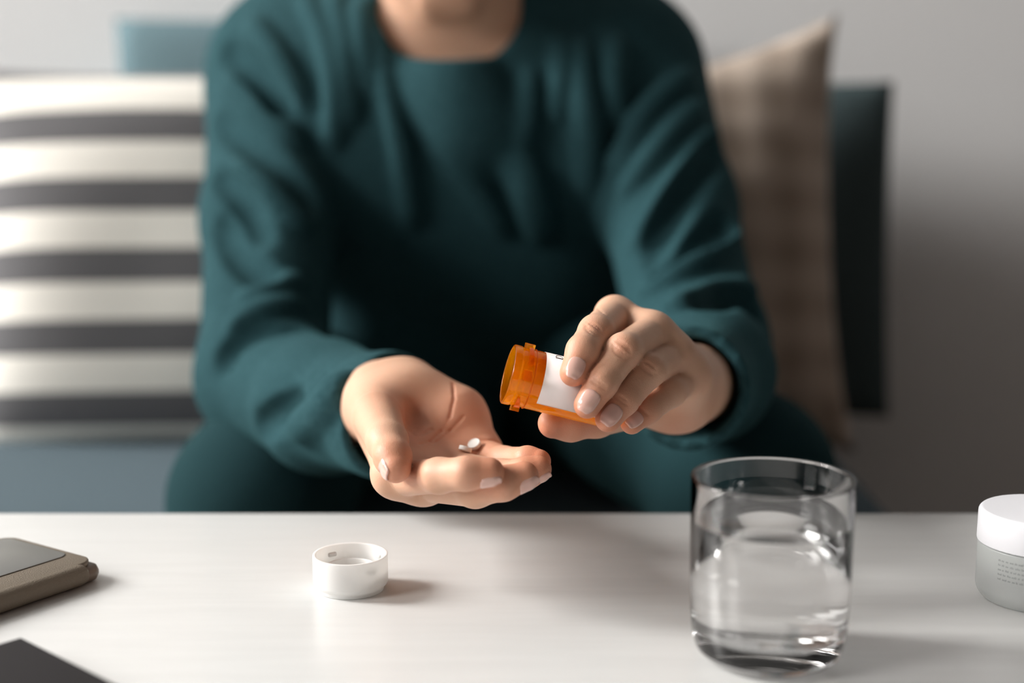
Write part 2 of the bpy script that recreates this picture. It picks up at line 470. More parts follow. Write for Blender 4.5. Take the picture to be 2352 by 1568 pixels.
def pillow(name, w, h, t, m, loc, lean, rz, roll=0.0, n=40, pinch=0.06, wob=0.0, piping=None, seed=1, shear=0.0, soft=0.5):
    """cushion standing in its own xz plane, thickness along y; the origin is its centre"""
    rnd = random.Random(seed); ph = [rnd.uniform(0, 6.28) for _ in range(8)]
    bm = bmesh.new(); G = [[], []]
    for s in (0, 1):
        for i in range(n + 1):
            row = []
            for j in range(n + 1):
                u, v = -1 + 2 * i / n, -1 + 2 * j / n
                if s == 1 and (i in (0, n) or j in (0, n)):
                    row.append(G[0][i][j]); continue
                x = u * w / 2 * (1 - pinch * (1 - v * v) * abs(u) ** 3) ; z = v * h / 2 * (1 - pinch * (1 - u * u) * abs(v) ** 3)
                th = t / 2 * ((1 - abs(u) ** 2.6) * (1 - abs(v) ** 2.6)) ** soft
                th *= 1 + wob * (math.sin(4 * u + ph[0]) * math.cos(3 * v + ph[1]) + 0.6 * math.sin(7 * v + 3 * u + ph[2]))
                row.append(bm.verts.new((x, (th if s else -th), z + shear * u * (v + 1) / 2)))
            G[s].append(row)
        for i in range(n):
            for j in range(n):
                q = (G[s][i][j], G[s][i + 1][j], G[s][i + 1][j + 1], G[s][i][j + 1])
                bm.faces.new(q if s == 0 else q[::-1])
    bmesh.ops.recalc_face_normals(bm, faces=bm.faces)
    o = bm_obj(name, bm, m)
    o.location = loc
    o.rotation_euler = (Matrix.Rotation(rz, 4, 'Z') @ Matrix.Rotation(lean, 4, 'X') @ Matrix.Rotation(roll, 4, 'Y')).to_euler()
    return o

o = pillow('back_cushion', 0.68, 0.44, 0.15, M['teal_cushion'], (-0.145, 1.765, 0.573), math.radians(-4), 0, pinch=0.02, wob=0.03, soft=0.22)  # widened out of sight behind the person to shade the wall
tag(o, 'grey teal back cushion whose corner shows above the striped pillow', 'cushion')
o = pillow('striped_pillow', 0.36, 0.40, 0.14, M['stripe'], (-0.372, 1.480, 0.530), math.radians(-13), math.radians(4), pinch=0.03, wob=0.05, seed=3)
tag(o, 'cream pillow with wide charcoal horizontal stripes left of the person', 'pillow')
o = pillow('taupe_pillow', 0.345, 0.42, 0.15, M['taupe'], (0.174, 1.445, 0.543), math.radians(-13), math.radians(6), pinch=0.13, wob=0.06, seed=5, shear=0.035)
tag(o, 'taupe checked pillow tucked beside the arm right of the person', 'pillow')
o = pillow('shaded_cushion', 0.40, 0.385, 0.12, M['shaded_cushion'], (0.236, 1.640, 0.524), math.radians(-8), math.radians(-3), pinch=0.02, wob=0.03, seed=8)
tag(o, 'grey teal cushion behind the taupe pillow, its colour darkened for shade', 'cushion')

# ================================================================== THE PERSON
person = empty('person', (0, 0, 0))
tag(person, 'seated person in dark teal pouring tablets from a bottle into an open palm', 'person')

HV = 0.0007
# ---- the open hand (person's right, left in the photo)
RW = [P_((838, 915, .800)), P_((870, 905, .805))]
def field_from(pts, pad, vox):
    A = np.array(pts); return Field(A.min(0) - pad, A.max(0) + pad, vox)

def smin_at(fa, fb, centre, kbig, rad, ksmall):
    """smooth union of two fields that blends widely only near the given centres"""
    x, y, z = fa.ax[0][:, None, None], fa.ax[1][None, :, None], fa.ax[2][None, None, :]
    w = 0
    for c in centre:
        w = np.maximum(w, np.exp(-((x - np.float32(c[0])) ** 2 + (y - np.float32(c[1])) ** 2 + (z - np.float32(c[2])) ** 2) / np.float32(rad * rad)))
    k = ksmall + (kbig - ksmall) * w
    fa.F = smin(fa.F, fb.F, k).astype(np.float32)

def spline(pts, n):
    P = np.array([pts[0]] + list(pts) + [pts[-1]], float); out = []
    for t in np.linspace(0, len(pts) - 1 - 1e-6, n):
        k = int(t); u = t - k; a, b, c, d = P[k:k + 4]
        out.append(.5 * (2 * b + (c - a) * u + (2 * a - 5 * b + 4 * c - d) * u * u + (3 * b - a - 3 * c + d) * u ** 3))
    return out

class Hand: pass

def build_hand(spec):
    H = Hand()
    allp = [P_(j[:3]) for f in spec['fingers'].values() for j in f] + [P_(a) for a in spec['extent']]
    H.f = field_from(allp, 0.022, HV)
    f = H.f
    for a, b, r0, r1, k in spec['palm']: f.cap(P_(a), P_(b), r0, r1, k)
    for c, rad, zdir, xdir, k in spec.get('pads', []): f.ell(P_(c), rad, rot_from(zdir, xdir), k)
    U = f.like(); H.joints = {}
    for nm, js in spec['fingers'].items():
        pts = [P_(j[:3]) for j in js]; rs = [j[3] for j in js]
        H.joints[nm] = (pts, rs)
        g = f.like()
        for i in range(len(pts) - 1):
            g.cap(pts[i], pts[i + 1], rs[i], rs[i + 1], 0.003)
        U.F = smin(U.F, g.F, 0.0005).astype(np.float32)
    smin_at(f, U, [H.joints[n][0][0] for n in H.joints], 0.010, 0.011, 0.0008)
    for pts, r, k, back in spec.get('bumps', []):
        q = [f.hit(*p) for p in pts]; q = [W(p[0], p[1], 1.0) * 0 + h for p, h in zip(pts, q) if h is not None]
        q = [h + (h - np.array(CAM)) / np.linalg.norm(h - np.array(CAM)) * back for h in q]
        if len(q) == 1: q = q * 2
        f.chain(q, [r] * len(q), k)
    for pts, r, k in spec.get('creases', []):
        q = [f.hit(*p) for p in pts]; q = [h for h in q if h is not None]
        if len(q) > 1: f.chain(q, [r] * len(q), k, carve=True)
    return H

right = dict(
    extent=[(800, 800, .90), (800, 1000, .90), (950, 790, .84), (1130, 940, .80), (1000, 1240, .69)],
    palm=[
        ((790, 940, .930), (884, 917, .818), .0190, .0178, .012), ((792, 950, .920), (872, 938, .800), .0190, .0170, .012),
        ((884, 917, .818), (935, 897, .792), .0178, .0150, .02),
        ((875, 930, .790), (905, 1090, .714), .0150, .0104, .014),
        ((880, 930, .790), (975, 1103, .722), .0150, .0108, .014),
        ((895, 925, .795), (1042, 1078, .740), .0150, .0105, .014),
        ((935, 900, .790), (1045, 962, .775), .0158, .0155, .014), ((1045, 962, .775), (1104, 1038, .760), .0155, .0108, .014),
        ((905, 1090, .714), (975, 1103, .722), .0096, .0100, .008), ((975, 1103, .722), (1042, 1078, .740), .0100, .0100, .008),
        ((1042, 1078, .740), (1104, 1038, .760), .0100, .0098, .008),
        ((868, 915, .785), (866, 958, .742), .0150, .0125, .012),      # thumb metacarpal
    ],
    pads=[((945, 925, .775), (.021, .019, .014), W(1000, 1000, .7) - W(930, 930, .78), None, .010)],
    fingers=dict(
        thumb=[(866, 955, .740, .0125), (890, 1015, .700, .0100), (902, 1050, .686, .0089), (909, 1074, .680, .0074)],
        index=[(912, 1099, .718, .0092), (1008, 1092, .676, .0083), (1072, 1087, .665, .0078), (1125, 1084, .665, .0068)],
        middle=[(975, 1104, .721, .0104), (1092, 1122, .683, .0090), (1156, 1110, .672, .0080), (1204, 1093, .674, .0070)],
        ring=[(1042, 1078, .739, .0098), (1150, 1095, .702, .0084), (1208, 1086, .692, .0076), (1236, 1077, .692, .0066)],
        pinky=[(1104, 1042, .758, .0090), (1158, 1060, .726, .0076), (1212, 1057, .709, .0068), (1238, 1059, .706, .0060)],
    ),
    creases=[
        ([(1040, 880), (1043, 915), (1034, 955), (1014, 990), (988, 1013), (964, 1020)], .00035, .0013),
        ([(1065, 955), (1035, 988), (1003, 1013), (985, 1022)], .0003, .0012),
        ([(960, 996), (976, 991), (992, 985)], .0006, .0014),
        ([(950, 978), (954, 960), (950, 940)], .0022, .008),
        ([(1100, 1010), (1125, 1010), (1150, 1018)], .0005, .0013),
    ],
)
def arcs(cx, cy, ang, w, offs, sag=3.0):
    """short curved skin lines across a finger joint; ang: direction of the finger in the picture plane"""
    a = math.radians(ang); ux, uy = math.cos(a), math.sin(a); out = []
    for o_, ww in offs:
        out.append(([(cx + ux * (o_ + sag * (1 - t * t) * (1 if o_ >= 0 else -1)) - uy * t * w * ww, cy + uy * (o_ + sag * (1 - t * t) * (1 if o_ >= 0 else -1)) + ux * t * w * ww) for t in np.linspace(-1, 1, 7)], .0002, .0010))
    return out
left = dict(
    extent=[(1640, 860, .90), (1600, 930, .90), (1640, 790, .86)],
    palm=[
        ((1625, 850, .94), (1582, 872, .800), .022, .0160, .02), ((1615, 890, .93), (1566, 908, .795), .022, .0160, .02),
        ((1560, 862, .795), (1412, 726, .752), .0135, .0096, .014),
        ((1572, 868, .790), (1497, 766, .738), .0130, .0098, .014),
        ((1580, 880, .788), (1546, 818, .738), .0130, .0094, .014),
        ((1580, 895, .788), (1578, 868, .746), .0130, .0090, .014),
        ((1412, 726, .752), (1497, 766, .738), .0086, .0088, .008), ((1497, 766, .738), (1546, 818, .738), .0090, .009, .008),
        ((1546, 818, .738), (1578, 868, .746), .0090, .0086, .008),
        ((1578, 868, .746), (1555, 925, .775), .0100, .0150, .012),
        ((1555, 915, .785), (1450, 930, .757), .0140, .0120, .014),
    ],
    pads=[],
    fingers=dict(
        thumb=[(1450, 930, .757, .0125), (1370, 960, .731, .0098), (1310, 970, .7195, .0094), (1270, 972, .715, .0076)],
        index=[(1412, 726, .749, .0097), (1369, 763, .710, .0087), (1338, 806, .693, .0078), (1317, 856, .687, .0067)],
        middle=[(1497, 766, .736, .0098), (1432, 806, .699, .0087), (1381, 880, .688, .0077), (1349, 930, .685, .0066)],
        ring=[(1546, 818, .739, .0094), (1491, 850, .707, .0082), (1434, 917, .697, .0073), (1397, 962, .692, .0065)],
        pinky=[(1578, 868, .748, .0087), (1541, 900, .722, .0075), (1487, 942, .711, .0066), (1451, 971, .706, .0057)],
    ),
    creases=arcs(1364, 757, 128, 26, [(-9, .6), (-4, .9), (2, 1), (8, .8)]) + arcs(1428, 800, 128, 27, [(-10, .7), (-4, .9), (3, 1), (9, .8), (14, .6)])
        + arcs(1490, 845, 128, 24, [(-6, .7), (0, .9), (6, .8)]) + arcs(1376, 881, 122, 24, [(-3, .7), (3, .9)], 1) + arcs(1430, 918, 125, 22, [(-3, .7), (3, .9)], 1)
        + arcs(1385, 716, 128, 16, [(0, 1)], 2) + arcs(1480, 944, 130, 18, [(0, .9)], 1),
)
HR = build_hand(right)
HL = build_hand(left)

# ---- body (skin): trunk, neck, head, arms, legs
def add_body(f, sweater=False):
    e = 0.009 if sweater else 0.0
    for (x0, x1, y, d, r) in ((700, 1400, 150, 1.25, .062), (800, 1280, 300, 1.24, .098), (880, 1240, 480, 1.28, .105),
                              (975, 1165, 640, 1.34, .105), (960, 1160, 770, 1.42, .105)):
        f.cap(W(x0, y, d), W(x1, y, d), r + e, None, .07)
    f.cap(W(1040, 70, 1.24), W(1035, 760, 1.42), .09 + e, .10 + e, .05)

body = Field((-.36, .70, .0), (.36, 1.62, 1.10), .006)
add_body(body)
NB, NT = W(1037, 60, 1.245), W(1035, -160, 1.165)
body.cap(NB, NT, .058, .050, .03)
body.cap(W(900, 110, 1.235), W(1040, 170, 1.19), .02, .016, .03); body.cap(W(1180, 110, 1.235), W(1040, 170, 1.19), .02, .016, .03)
for sh, el, wr in (((625, 150, 1.25), (612, 868, 1.04), (782, 942, .92)), ((1480, 150, 1.25), (1620, 820, 1.04), (1615, 865, .92))):
    body.cap(P_(sh) + np.array((0, .012, -.012)), P_(el), .034, .028, .03); body.cap(P_(el), P_(wr), .028, .022, .02)
# head, bowed towards the hands
hc = W(1033, -300, 1.125)
fd = np.array((0.0, -0.80, -0.60)); up = np.array((0.0, -0.60, 0.80)); rt = np.array((1.0, 0, 0))
def hp(x, y, z): return hc + rt * x + fd * y + up * z
RH = np.stack([rt, fd, up], 1)
body.ell(hc + up * .03, (.074, .092, .088), RH, .02)
body.ell(hp(0, .025, -.055), (.056, .060, .062), RH, .03)
body.cap(hp(-.016, .055, -.098), hp(.016, .055, -.098), .018, None, .02)
body.cap(NT, hp(0, -.01, -.03), .05, .05, .03)
body.cap(hp(0, .088, -.002), hp(0, .104, -.036), .008, .012, .012)
body.cap(hp(-.012, .096, -.038), hp(.012, .096, -.038), .008, None, .006)
for s in (-1, 1):
    body.ell(hp(s * .031, .088, .002), (.017, .013, .010), RH, .008, carve=True)
    body.cap(hp(s * .019, .082, .006), hp(s * .044, .076, .005), .0075, None, .004); body.cap(hp(s * .021, .081, -.009), hp(s * .042, .076, -.009), .005, None, .005)
    body.cap(hp(s * .018, .085, .018), hp(s * .046, .076, .016), .006, None, .008)
    body.ell(hp(s * .075, -.005, -.012), (.009, .018, .030), RH, .006)
body.cap(hp(-.020, .082, -.067), hp(.020, .082, -.067), .0055, None, .005); body.cap(hp(-.016, .082, -.076), hp(.016, .082, -.076), .0065, None, .005)
body.cap(hp(-.024, .090, -.0715), hp(.024, .090, -.0715), .002, None, .003, carve=True)
# legs
KN = [((600, 1150, 1.02), (800, 790, 1.42)), ((1706, 1105, 1.02), (1270, 790, 1.42))]
FT = []
for (kn, hpj), fx in zip(KN, (-.20, .20)):
    K, Hh = P_(kn), P_(hpj); K = K.copy(); 
    A = np.array((fx, K[1] - 0.01, .07)); FT.append((K, Hh, A))
    body.cap(Hh, K, .075, .046, .03); body.cap(K, A, .044, .034, .02)
    body.cap(A, A + np.array((0, .02, -.03)), .034, .03, .02); body.cap(A + np.array((0, 0, -.035)), A + np.array((fx * .15, -.15, -.048)), .03, .02, .02)
# one continuous skin: the coarse body is cut at the forearms and bridged to the fine hands
bV, bQ = body.mesh()
bm = bmesh.new()
def add_np(bm, V, Q):
    vs = [bm.verts.new(v) for v in V]
    for q in Q:
        try: bm.faces.new([vs[i] for i in q])
        except ValueError: pass
    return vs
add_np(bm, bV, bQ)
cuts = []
for H, wr, el in ((HR, (806, 938, .895), (612, 868, 1.04)), (HL, (1612, 868, .885), (1630, 840, 1.04))):
    p, e = P_(wr), P_(el); n = (p - e) / np.linalg.norm(p - e)
    cuts.append((H, p, n))
    near = [v for v in bm.verts if (np.array(v.co) - p) @ n > -0.03 and np.linalg.norm(np.array(v.co) - p) < 0.14]
    near = set(near); geom = list(near) + list({ed for v in near for ed in v.link_edges if all(w in near for w in ed.verts)}) + list({fc for v in near for fc in v.link_faces if all(w in near for w in fc.verts)})
    bmesh.ops.bisect_plane(bm, geom=geom, plane_co=Vector(p - n * .004), plane_no=Vector(n), clear_outer=True)
ends = [[e for e in bm.edges if e.is_boundary and np.linalg.norm(np.array(e.verts[0].co) - p) < .06] for H, p, n in cuts]
for (H, p, n), be in zip(cuts, ends):
    V, Q = H.f.mesh()
    hb = bmesh.new(); add_np(hb, V, Q)
    bmesh.ops.bisect_plane(hb, geom=hb.verts[:] + hb.edges[:] + hb.faces[:], plane_co=Vector(p), plane_no=Vector(n), clear_inner=True)
    hm = bpy.data.meshes.new('tmp'); hb.to_mesh(hm); hb.free()
    n0 = len(bm.verts); bm.from_mesh(hm); bpy.data.meshes.remove(hm)
    bm.verts.ensure_lookup_table()
    hbnd = list({e for v in bm.verts[n0:] for e in v.link_edges if e.is_boundary and np.linalg.norm(np.array(e.verts[0].co) - p) < .06})
    try: bmesh.ops.bridge_loops(bm, edges=be + hbnd)
    except Exception as ex: print('bridge', ex)
bo = bm_obj('body', bm, M['skin'], person)
# warmer finger pads and palms
co = np.empty(len(bo.data.vertices) * 3, np.float32); bo.data.vertices.foreach_get('co', co); co = co.reshape(-1, 3)
bl = np.zeros(len(co))
def blush(c, rad, amt):
    global bl
    bl = np.maximum(bl, amt * np.exp(-((co - np.asarray(c)) ** 2).sum(1) / rad ** 2))
for H in (HR, HL):
    for nm, (pts, rs) in H.joints.items(): blush(pts[-1], .0135, .85)
for q in spline([(1040, 880), (1043, 915), (1034, 955), (1014, 990), (988, 1013)], 20) + spline([(1065, 955), (1035, 988), (1003, 1013)], 12):
    h = HR.f.hit(*q)
    if h is not None: blush(h, .0016, .8)
for q in ((1080, 940, .75), (960, 960, .74), (1040, 990, .745), (1130, 1000, .745)): blush(P_(q), .024, .60)
blush(P_((1545, 940, .77)), .015, .6); blush(P_((1330, 970, .72)), .02, .6)
for q in ((1365, 757, .70), (1430, 800, .69), (1490, 840, .693)): blush(P_(q), .0065, .45)
a = bo.data.attributes.new('blush', 'FLOAT', 'POINT'); a.data.foreach_set('value', bl.astype(np.float32))

# ---- fingernails
def nail(H, finger, px, py, half_len=.0058, half_ang=0.78, shift=0.0, nv_=None):
    f = H.f; pts, rs = H.joints[finger]
    T, D = pts[-1], pts[-2]
    a = (T - D) / np.linalg.norm(T - D)
    h = f.hit(px, py)
    if h is None: print('nail miss', finger); return
    rel = h - T; s0 = rs[-1] * .82 - half_len + shift; n = rel if nv_ is None else np.asarray(nv_, float); n = n - a * (n @ a); n /= np.linalg.norm(n); b = np.cross(a, n)
    nu, nv = 14, 12
    out = []; inn = []
    for i in range(nu + 1):
        u = -1 + 2 * i / nu
        wfac = (1 - abs(u) ** 3.2) ** 0.45 if u < 0 else (1 - (abs(u) * .93) ** 5) ** 0.5
        for j in range(nv + 1):
            th = (-1 + 2 * j / nv) * half_ang * max(wfac, .05)
            c = T + a * (s0 + u * half_len); dr = n * math.cos(th) + b * math.sin(th)
            sl_ = s0 + u * half_len; Ld = np.linalg.norm(T - D)
            r = rs[-1] + (rs[-2] - rs[-1]) * min(max(-sl_ / Ld, 0), 1) if sl_ <= 0 else max(math.sqrt(max(rs[-1] ** 2 - sl_ ** 2, 0)), rs[-1] * .80)
            r += .0004
            edge = max(abs(u), abs(j * 2 / nv - 1))
            lift = 0.0 if edge < .9 else -.0005
            out.append(c + dr * (r + lift)); inn.append(c + dr * (r - .0011))
    V = out + inn; n1 = len(out); Q = []
    I = lambda i, j: i * (nv + 1) + j
    for i in range(nu):
        for j in range(nv):
            Q.append((I(i, j), I(i + 1, j), I(i + 1, j + 1), I(i, j + 1)))
            Q.append((n1 + I(i, j), n1 + I(i, j + 1), n1 + I(i + 1, j + 1), n1 + I(i + 1, j)))
    ring = [I(i, 0) for i in range(nu + 1)] + [I(nu, j) for j in range(1, nv + 1)] + [I(i, nv) for i in range(nu - 1, -1, -1)] + [I(0, j) for j in range(nv - 1, 0, -1)]
    for k in range(len(ring)):
        p, q = ring[k], ring[(k + 1) % len(ring)]; Q.append((q, p, n1 + p, n1 + q))
    o = np_obj('fingernail', V, Q, M['nail'], bo)
    bm = bmesh.new(); bm.from_mesh(o.data); bmesh.ops.recalc_face_normals(bm, faces=bm.faces); bm.to_mesh(o.data); bm.free()

nail(HR, 'thumb', 888, 1066, .0074, .75, nv_=(-.93, -.22, .05))
nail(HR, 'index', 1124, 1098, .0054, .8, nv_=(.1, -.62, -.78))
nail(HR, 'middle', 1208, 1108, .0056, .8, nv_=(.2, -.72, -.66))
nail(HR, 'ring', 1252, 1092, .0048, .8, nv_=(.55, -.45, -.7))
nail(HL, 'index', 1314, 864, .0055, .74)
nail(HL, 'middle', 1343, 934, .0060, .80)
nail(HL, 'ring', 1393, 966, .0058, .80)
nail(HL, 'pinky', 1446, 972, .0045, .76)

for s in (-1, 1):
    bmx = bmesh.new(); bmesh.ops.create_uvsphere(bmx, u_segments=20, v_segments=12, radius=.0115)
    bm_obj('eye', bmx, M['eye'], person).location = hp(s * .031, .0735, -.001)
# hair: a short cap over the skull
hf = Field(hc - .15, hc + .17, .005)
hf.ell(hc + up * .036 - fd * .008, (.082, .098, .092), RH, .01); hf.ell(hp(0, -.06, -.03), (.060, .045, .06), RH, .03)
hf.ell(hp(0, .10, -.035), (.062, .085, .078), RH, .015, carve=True)
for s in (-1, 1): hf.ell(hp(s * .08, -.0, -.03), (.02, .022, .04), RH, .01, carve=True)
np_obj('hair', *hf.mesh(), M['hair'], person)

# ---- sweater
sw = Field((-.36, .72, .36), (.36, 1.60, .90), .0029)
add_body(sw, True)
sw.cap(W(838, 822, 1.25), W(1010, 962, 1.27), .066, .058, .02)
arms = {}
def sleeve(sh, mid, el, fm, cuff, rs):
    g = sw.like()
    pts = [P_(p) for p in (sh, mid, el, fm, cuff)]
    for i in range(4): g.cap(pts[i], pts[i + 1], rs[i], rs[i + 1], .02)
    e = pts[4] - pts[3]; g.cap(pts[4], pts[4] + e / np.linalg.norm(e) * .06, rs[4], rs[4], .01)
    return g, pts
gR, pR = sleeve((640, 165, 1.245), (620, 500, 1.14), (608, 866, 1.04), (748, 934, .935), (890, 953, .842), (.062, .052, .047, .0405, .0360))
gL, pL = sleeve((1460, 160, 1.245), (1535, 480, 1.15), (1605, 790, 1.04), (1618, 856, .93), (1577, 892, .840), (.060, .053, .048, .042, .0350))
sw.F = smin(sw.F, gR.F, .012).astype(np.float32); sw.F = smin(sw.F, gL.F, .012).astype(np.float32)
base_f = sw.like(); base_f.F = sw.F.copy()
def folds(f, lines, r, k, lift):
    """cloth folds laid on the sweater's surface; lift > 0 raises a ridge, lift < 0 presses a groove"""
    for pts in lines:
        w = 1.0
        if isinstance(pts[0], float): w = pts[0]; pts = pts[1:]
        q = [base_f.hit(*p) for p in spline(pts, 14)]; q = [h for h in q if h is not None]
        if len(q) < 3: continue
        q = np.array(q)
        for _ in range(2): q[1:-1] = (q[:-2] + 2 * q[1:-1] + q[2:]) / 4
        n = len(q); rr = []
        for i in range(n):
            a = math.sin(math.pi * (i + .5) / n) ** .6; v = q[i] - np.array(CAM); v = v / np.linalg.norm(v)
            rr.append(r * w); q[i] = q[i] - v * ((abs(lift) * w * a - r * w) if lift > 0 else (r * w - abs(lift) * w * a))
        f.chain(q, rr, k, lift < 0)
folds(sw, [[1.0, (866, 60), (881, 172), (901, 270), (920, 344), (935, 430), (950, 500)],
           [1.0, (918, 150), (965, 247), (1011, 321), (1058, 390), (1112, 459), (1160, 520)],
           [.9, (1216, 180), (1212, 258), (1198, 321), (1182, 373)], [1.5, (1185, 360), (1215, 440), (1250, 525)],
           [1.2, (1330, 115), (1340, 230), (1351, 321), (1356, 430)], [.9, (1412, 100), (1408, 189), (1412, 275)], [.7, (1285, 90), (1288, 180), (1280, 270)],
           [.9, (705, 5), (744, 80), (763, 161), (770, 250), (768, 330)], [.9, (770, 5), (792, 90), (800, 180), (805, 280)], [.8, (828, 20), (836, 110), (846, 210)]], .0085, .0075, .0135)
folds(sw, [[1.0, (1020, 180), (1065, 245), (1105, 325)]], .020, .03, .008)
folds(sw, [[1.0, (585, 60), (645, 140), (695, 230)], [.9, (530, 190), (600, 250), (680, 330)], [.9, (545, 390), (620, 440), (690, 520)],
           [.8, (570, 690), (620, 672), (675, 652)], [.8, (545, 745), (610, 715), (680, 705)], [1.0, (690, 985), (740, 940), (795, 890)],
           [1.0, (1575, 180), (1480, 258), (1422, 380)], [1.0, (1632, 310), (1582, 390), (1522, 471), (1470, 560)], [.9, (1600, 250), (1520, 330), (1440, 440)],
           [1.1, (1680, 530), (1592, 608), (1500, 668)], [1.0, (1715, 665), (1625, 675), (1545, 720)]], .008, .008, .0090)
folds(sw, [[1.0, (498, 275), (583, 333), (675, 410), (720, 470)], [1.0, (500, 515), (549, 585), (605, 630)], [1.1, (505, 825), (538, 786), (589, 760), (680, 748)],
           [.8, (590, 985), (635, 950), (672, 925)], [.9, (515, 110), (590, 165), (650, 250)], [.8, (500, 400), (560, 460), (600, 540)],
           [1.0, (1650, 340), (1565, 450), (1490, 590)], [1.0, (1670, 500), (1610, 560), (1510, 630)], [.9, (1735, 705), (1680, 690), (1620, 695)]], .008, .010, -.006)
# openings: cuffs and neck
for pts, r, cn in ((pR, .0330, (.74, -.67, .05)), (pL, .0320, None)):
    dv = pts[-1] - pts[-2]; dv /= np.linalg.norm(dv)
    sw.cap(pts[-1] - dv * .030, pts[-1] + dv * .09, r - .002, r, .003, True)
    dv = dv if cn is None else np.array(cn) / np.linalg.norm(cn)
    S, G = sw.sl(pts[-1] - .12, pts[-1] + .12)
    cc = pts[-1] if cn is None else W(925, 954, .842)
    pl = sum(((G[i] - np.float32(cc[i])) * np.float32(dv[i])) for i in range(3))
    dist = np.sqrt(sum((G[i] - np.float32(pts[-1][i])) ** 2 for i in range(3)))
    sw.F[S] = np.where(dist < .115, np.maximum(sw.F[S], pl), sw.F[S])
nd = W(1033, 60, 1.0) - np.array(CAM)
sw.ell(W(1033, 24, 1.16), (.058, .055, .11), rot_from(nd + np.array((0, 0, -.25)), (1, 0, 0)), .006, True)
swo = np_obj('sweater', *sw.mesh(), M['sweater'], person)
# ---- trousers
tr = Field((-.36, .88, .02), (.36, 1.62, .62), .005)
for K, Hh, A in FT:
    tr.cap(Hh, K, .095, .060, .03); tr.cap(K, A + np.array((0, 0, .04)), .060, .050, .03)
tr.cap(W(880, 790, 1.43), W(1200, 790, 1.43), .108, None, .05)
np_obj('trousers', *tr.mesh(), M['trousers'], person)

# ================================================================== THINGS
# ---- pill bottle
def frame(axis, up_hint):
    z = Vector(axis).normalized(); x = Vector(up_hint) - z * Vector(up_hint).dot(z); x.normalize(); y = z.cross(x)
    return Matrix((x, y, z)).transposed()
mouth = Vector(W(1166, 858, .7005)); far = Vector(W(1330, 898, .7058))
ax_ = (far - mouth).normalized()
camdir = (CAM - mouth).normalized()
B = frame(ax_, camdir)                                   # local x faces the camera, z runs from mouth to base
pb = empty('pill_bottle', mouth); pb.rotation_euler = B.to_euler()
tag(pb, 'open orange transparent pill bottle with a white label held in the hand', 'bottle')
R0, R1, LB = .0147, .0136, .0540
prof = [(0, LB), (R0 - .001, LB), (R0, LB - .002), (R0, .0110), (R0 - .0002, .0100), (R0 - .0002, .0045), (R0 + .0003, .0038), (R0 + .0003, .0004), (R0 - .0002, 0),
        (R0 - .0014, 0), (R0 - .0013, .006), (R0 - .0012, .012), (R0 - .0011, LB - .0013), (0, LB - .0013)]
bm_obj('bottle_body', lathe(round_profile(prof, .0006, 3), 96), M['orange'], pb)
def arc_block(a0, a1, r0, r1, z0, z1, z2=None, n=8):
    bm = bmesh.new(); rows = []
    for i in range(n + 1):
        t = a0 + (a1 - a0) * i / n; c, s = math.cos(t), math.sin(t); zt = z1 if z2 is None else z1 + (z2 - z1) * i / n
        rows.append([bm.verts.new((r * c, r * s, z)) for r, z in ((r0, z0), (r1, z0), (r1, zt), (r0, zt))])
    for a, b in zip(rows[:-1], rows[1:]):
        for k in range(4): bm.faces.new((a[k], a[(k + 1) % 4], b[(k + 1) % 4], b[k]))
    bm.faces.new(rows[0]); bm.faces.new(rows[-1][::-1]); bmesh.ops.recalc_face_normals(bm, faces=bm.faces)
    return bm
for am in (math.radians(86), math.radians(-88), math.radians(-5), math.radians(180)):
    bm_obj('lug', arc_block(am - .16, am + .16, R0 - .0003, R0 + .0024, .0052, .0092, .0098), M['orange'], pb, smooth=False)
bm_obj('thread_rib', arc_block(-1.30, -.45, R0 - .0003, R0 + .0013, .0068, .0088, .0098, 12), M['orange'], pb, smooth=False)
bm_obj('thread_rib', arc_block(.70, 1.30, R0 - .0003, R0 + .0013, .0058, .0070, .0092, 12), M['orange'], pb, smooth=False)
bm = bmesh.new(); lathe([(R0 - .0005, .0106), (R0 + .0004, .0108), (R0 + .0004, .0112), (R0 - .0005, .0114)], 96, bm=bm)
bm_obj('neck_ring', bm, M['orange'], pb)
LA0, LA1 = math.radians(-212), math.radians(46)
bm_obj('label', arc_block(LA0, LA1, R0 + .00005, R0 + .0002, .0157, LB - .006, None, 60), M['paper'], pb)
# the letter D printed on the label
def letter_D(zc, ac, hgt, wid):
    bm = bmesh.new()
    def pt(u, v): # u along bottle axis direction of reading, v letter height
        a = ac - u / R0; r = R0 + .00026
        return (r * math.cos(a), r * math.sin(a), zc + v)
    n = 20
    outer = [(wid * (.20 + .80 * math.cos(t)), hgt / 2 * math.sin(t)) for t in [(-math.pi / 2) + math.pi * i / n for i in range(n + 1)]]
    inner = [(wid * (.20 + .56 * math.cos(t)), (hgt / 2 - .00022) * math.sin(t)) for t in [(-math.pi / 2) + math.pi * i / n for i in range(n + 1)]]
    def strip(A, Bq):
        va = [bm.verts.new(pt(*p)) for p in A]; vb = [bm.verts.new(pt(*p)) for p in Bq]
        for i in range(len(va) - 1): bm.faces.new((va[i], va[i + 1], vb[i + 1], vb[i]))
    strip(outer, inner)
    strip([(.0, -hgt / 2), (.0, hgt / 2)], [(wid * .22, -hgt / 2), (wid * .22, hgt / 2)])
    for s in (-1, 1): strip([(-.00035, s * hgt / 2), (wid * .3, s * hgt / 2)], [(-.00035, s * (hgt / 2 - .0002)), (wid * .3, s * (hgt / 2 - .0002))])
    return bm
o = bm_obj('lettering', letter_D(.0222, math.radians(-61), .0038, .0046), M['ink'], pb, smooth=False)

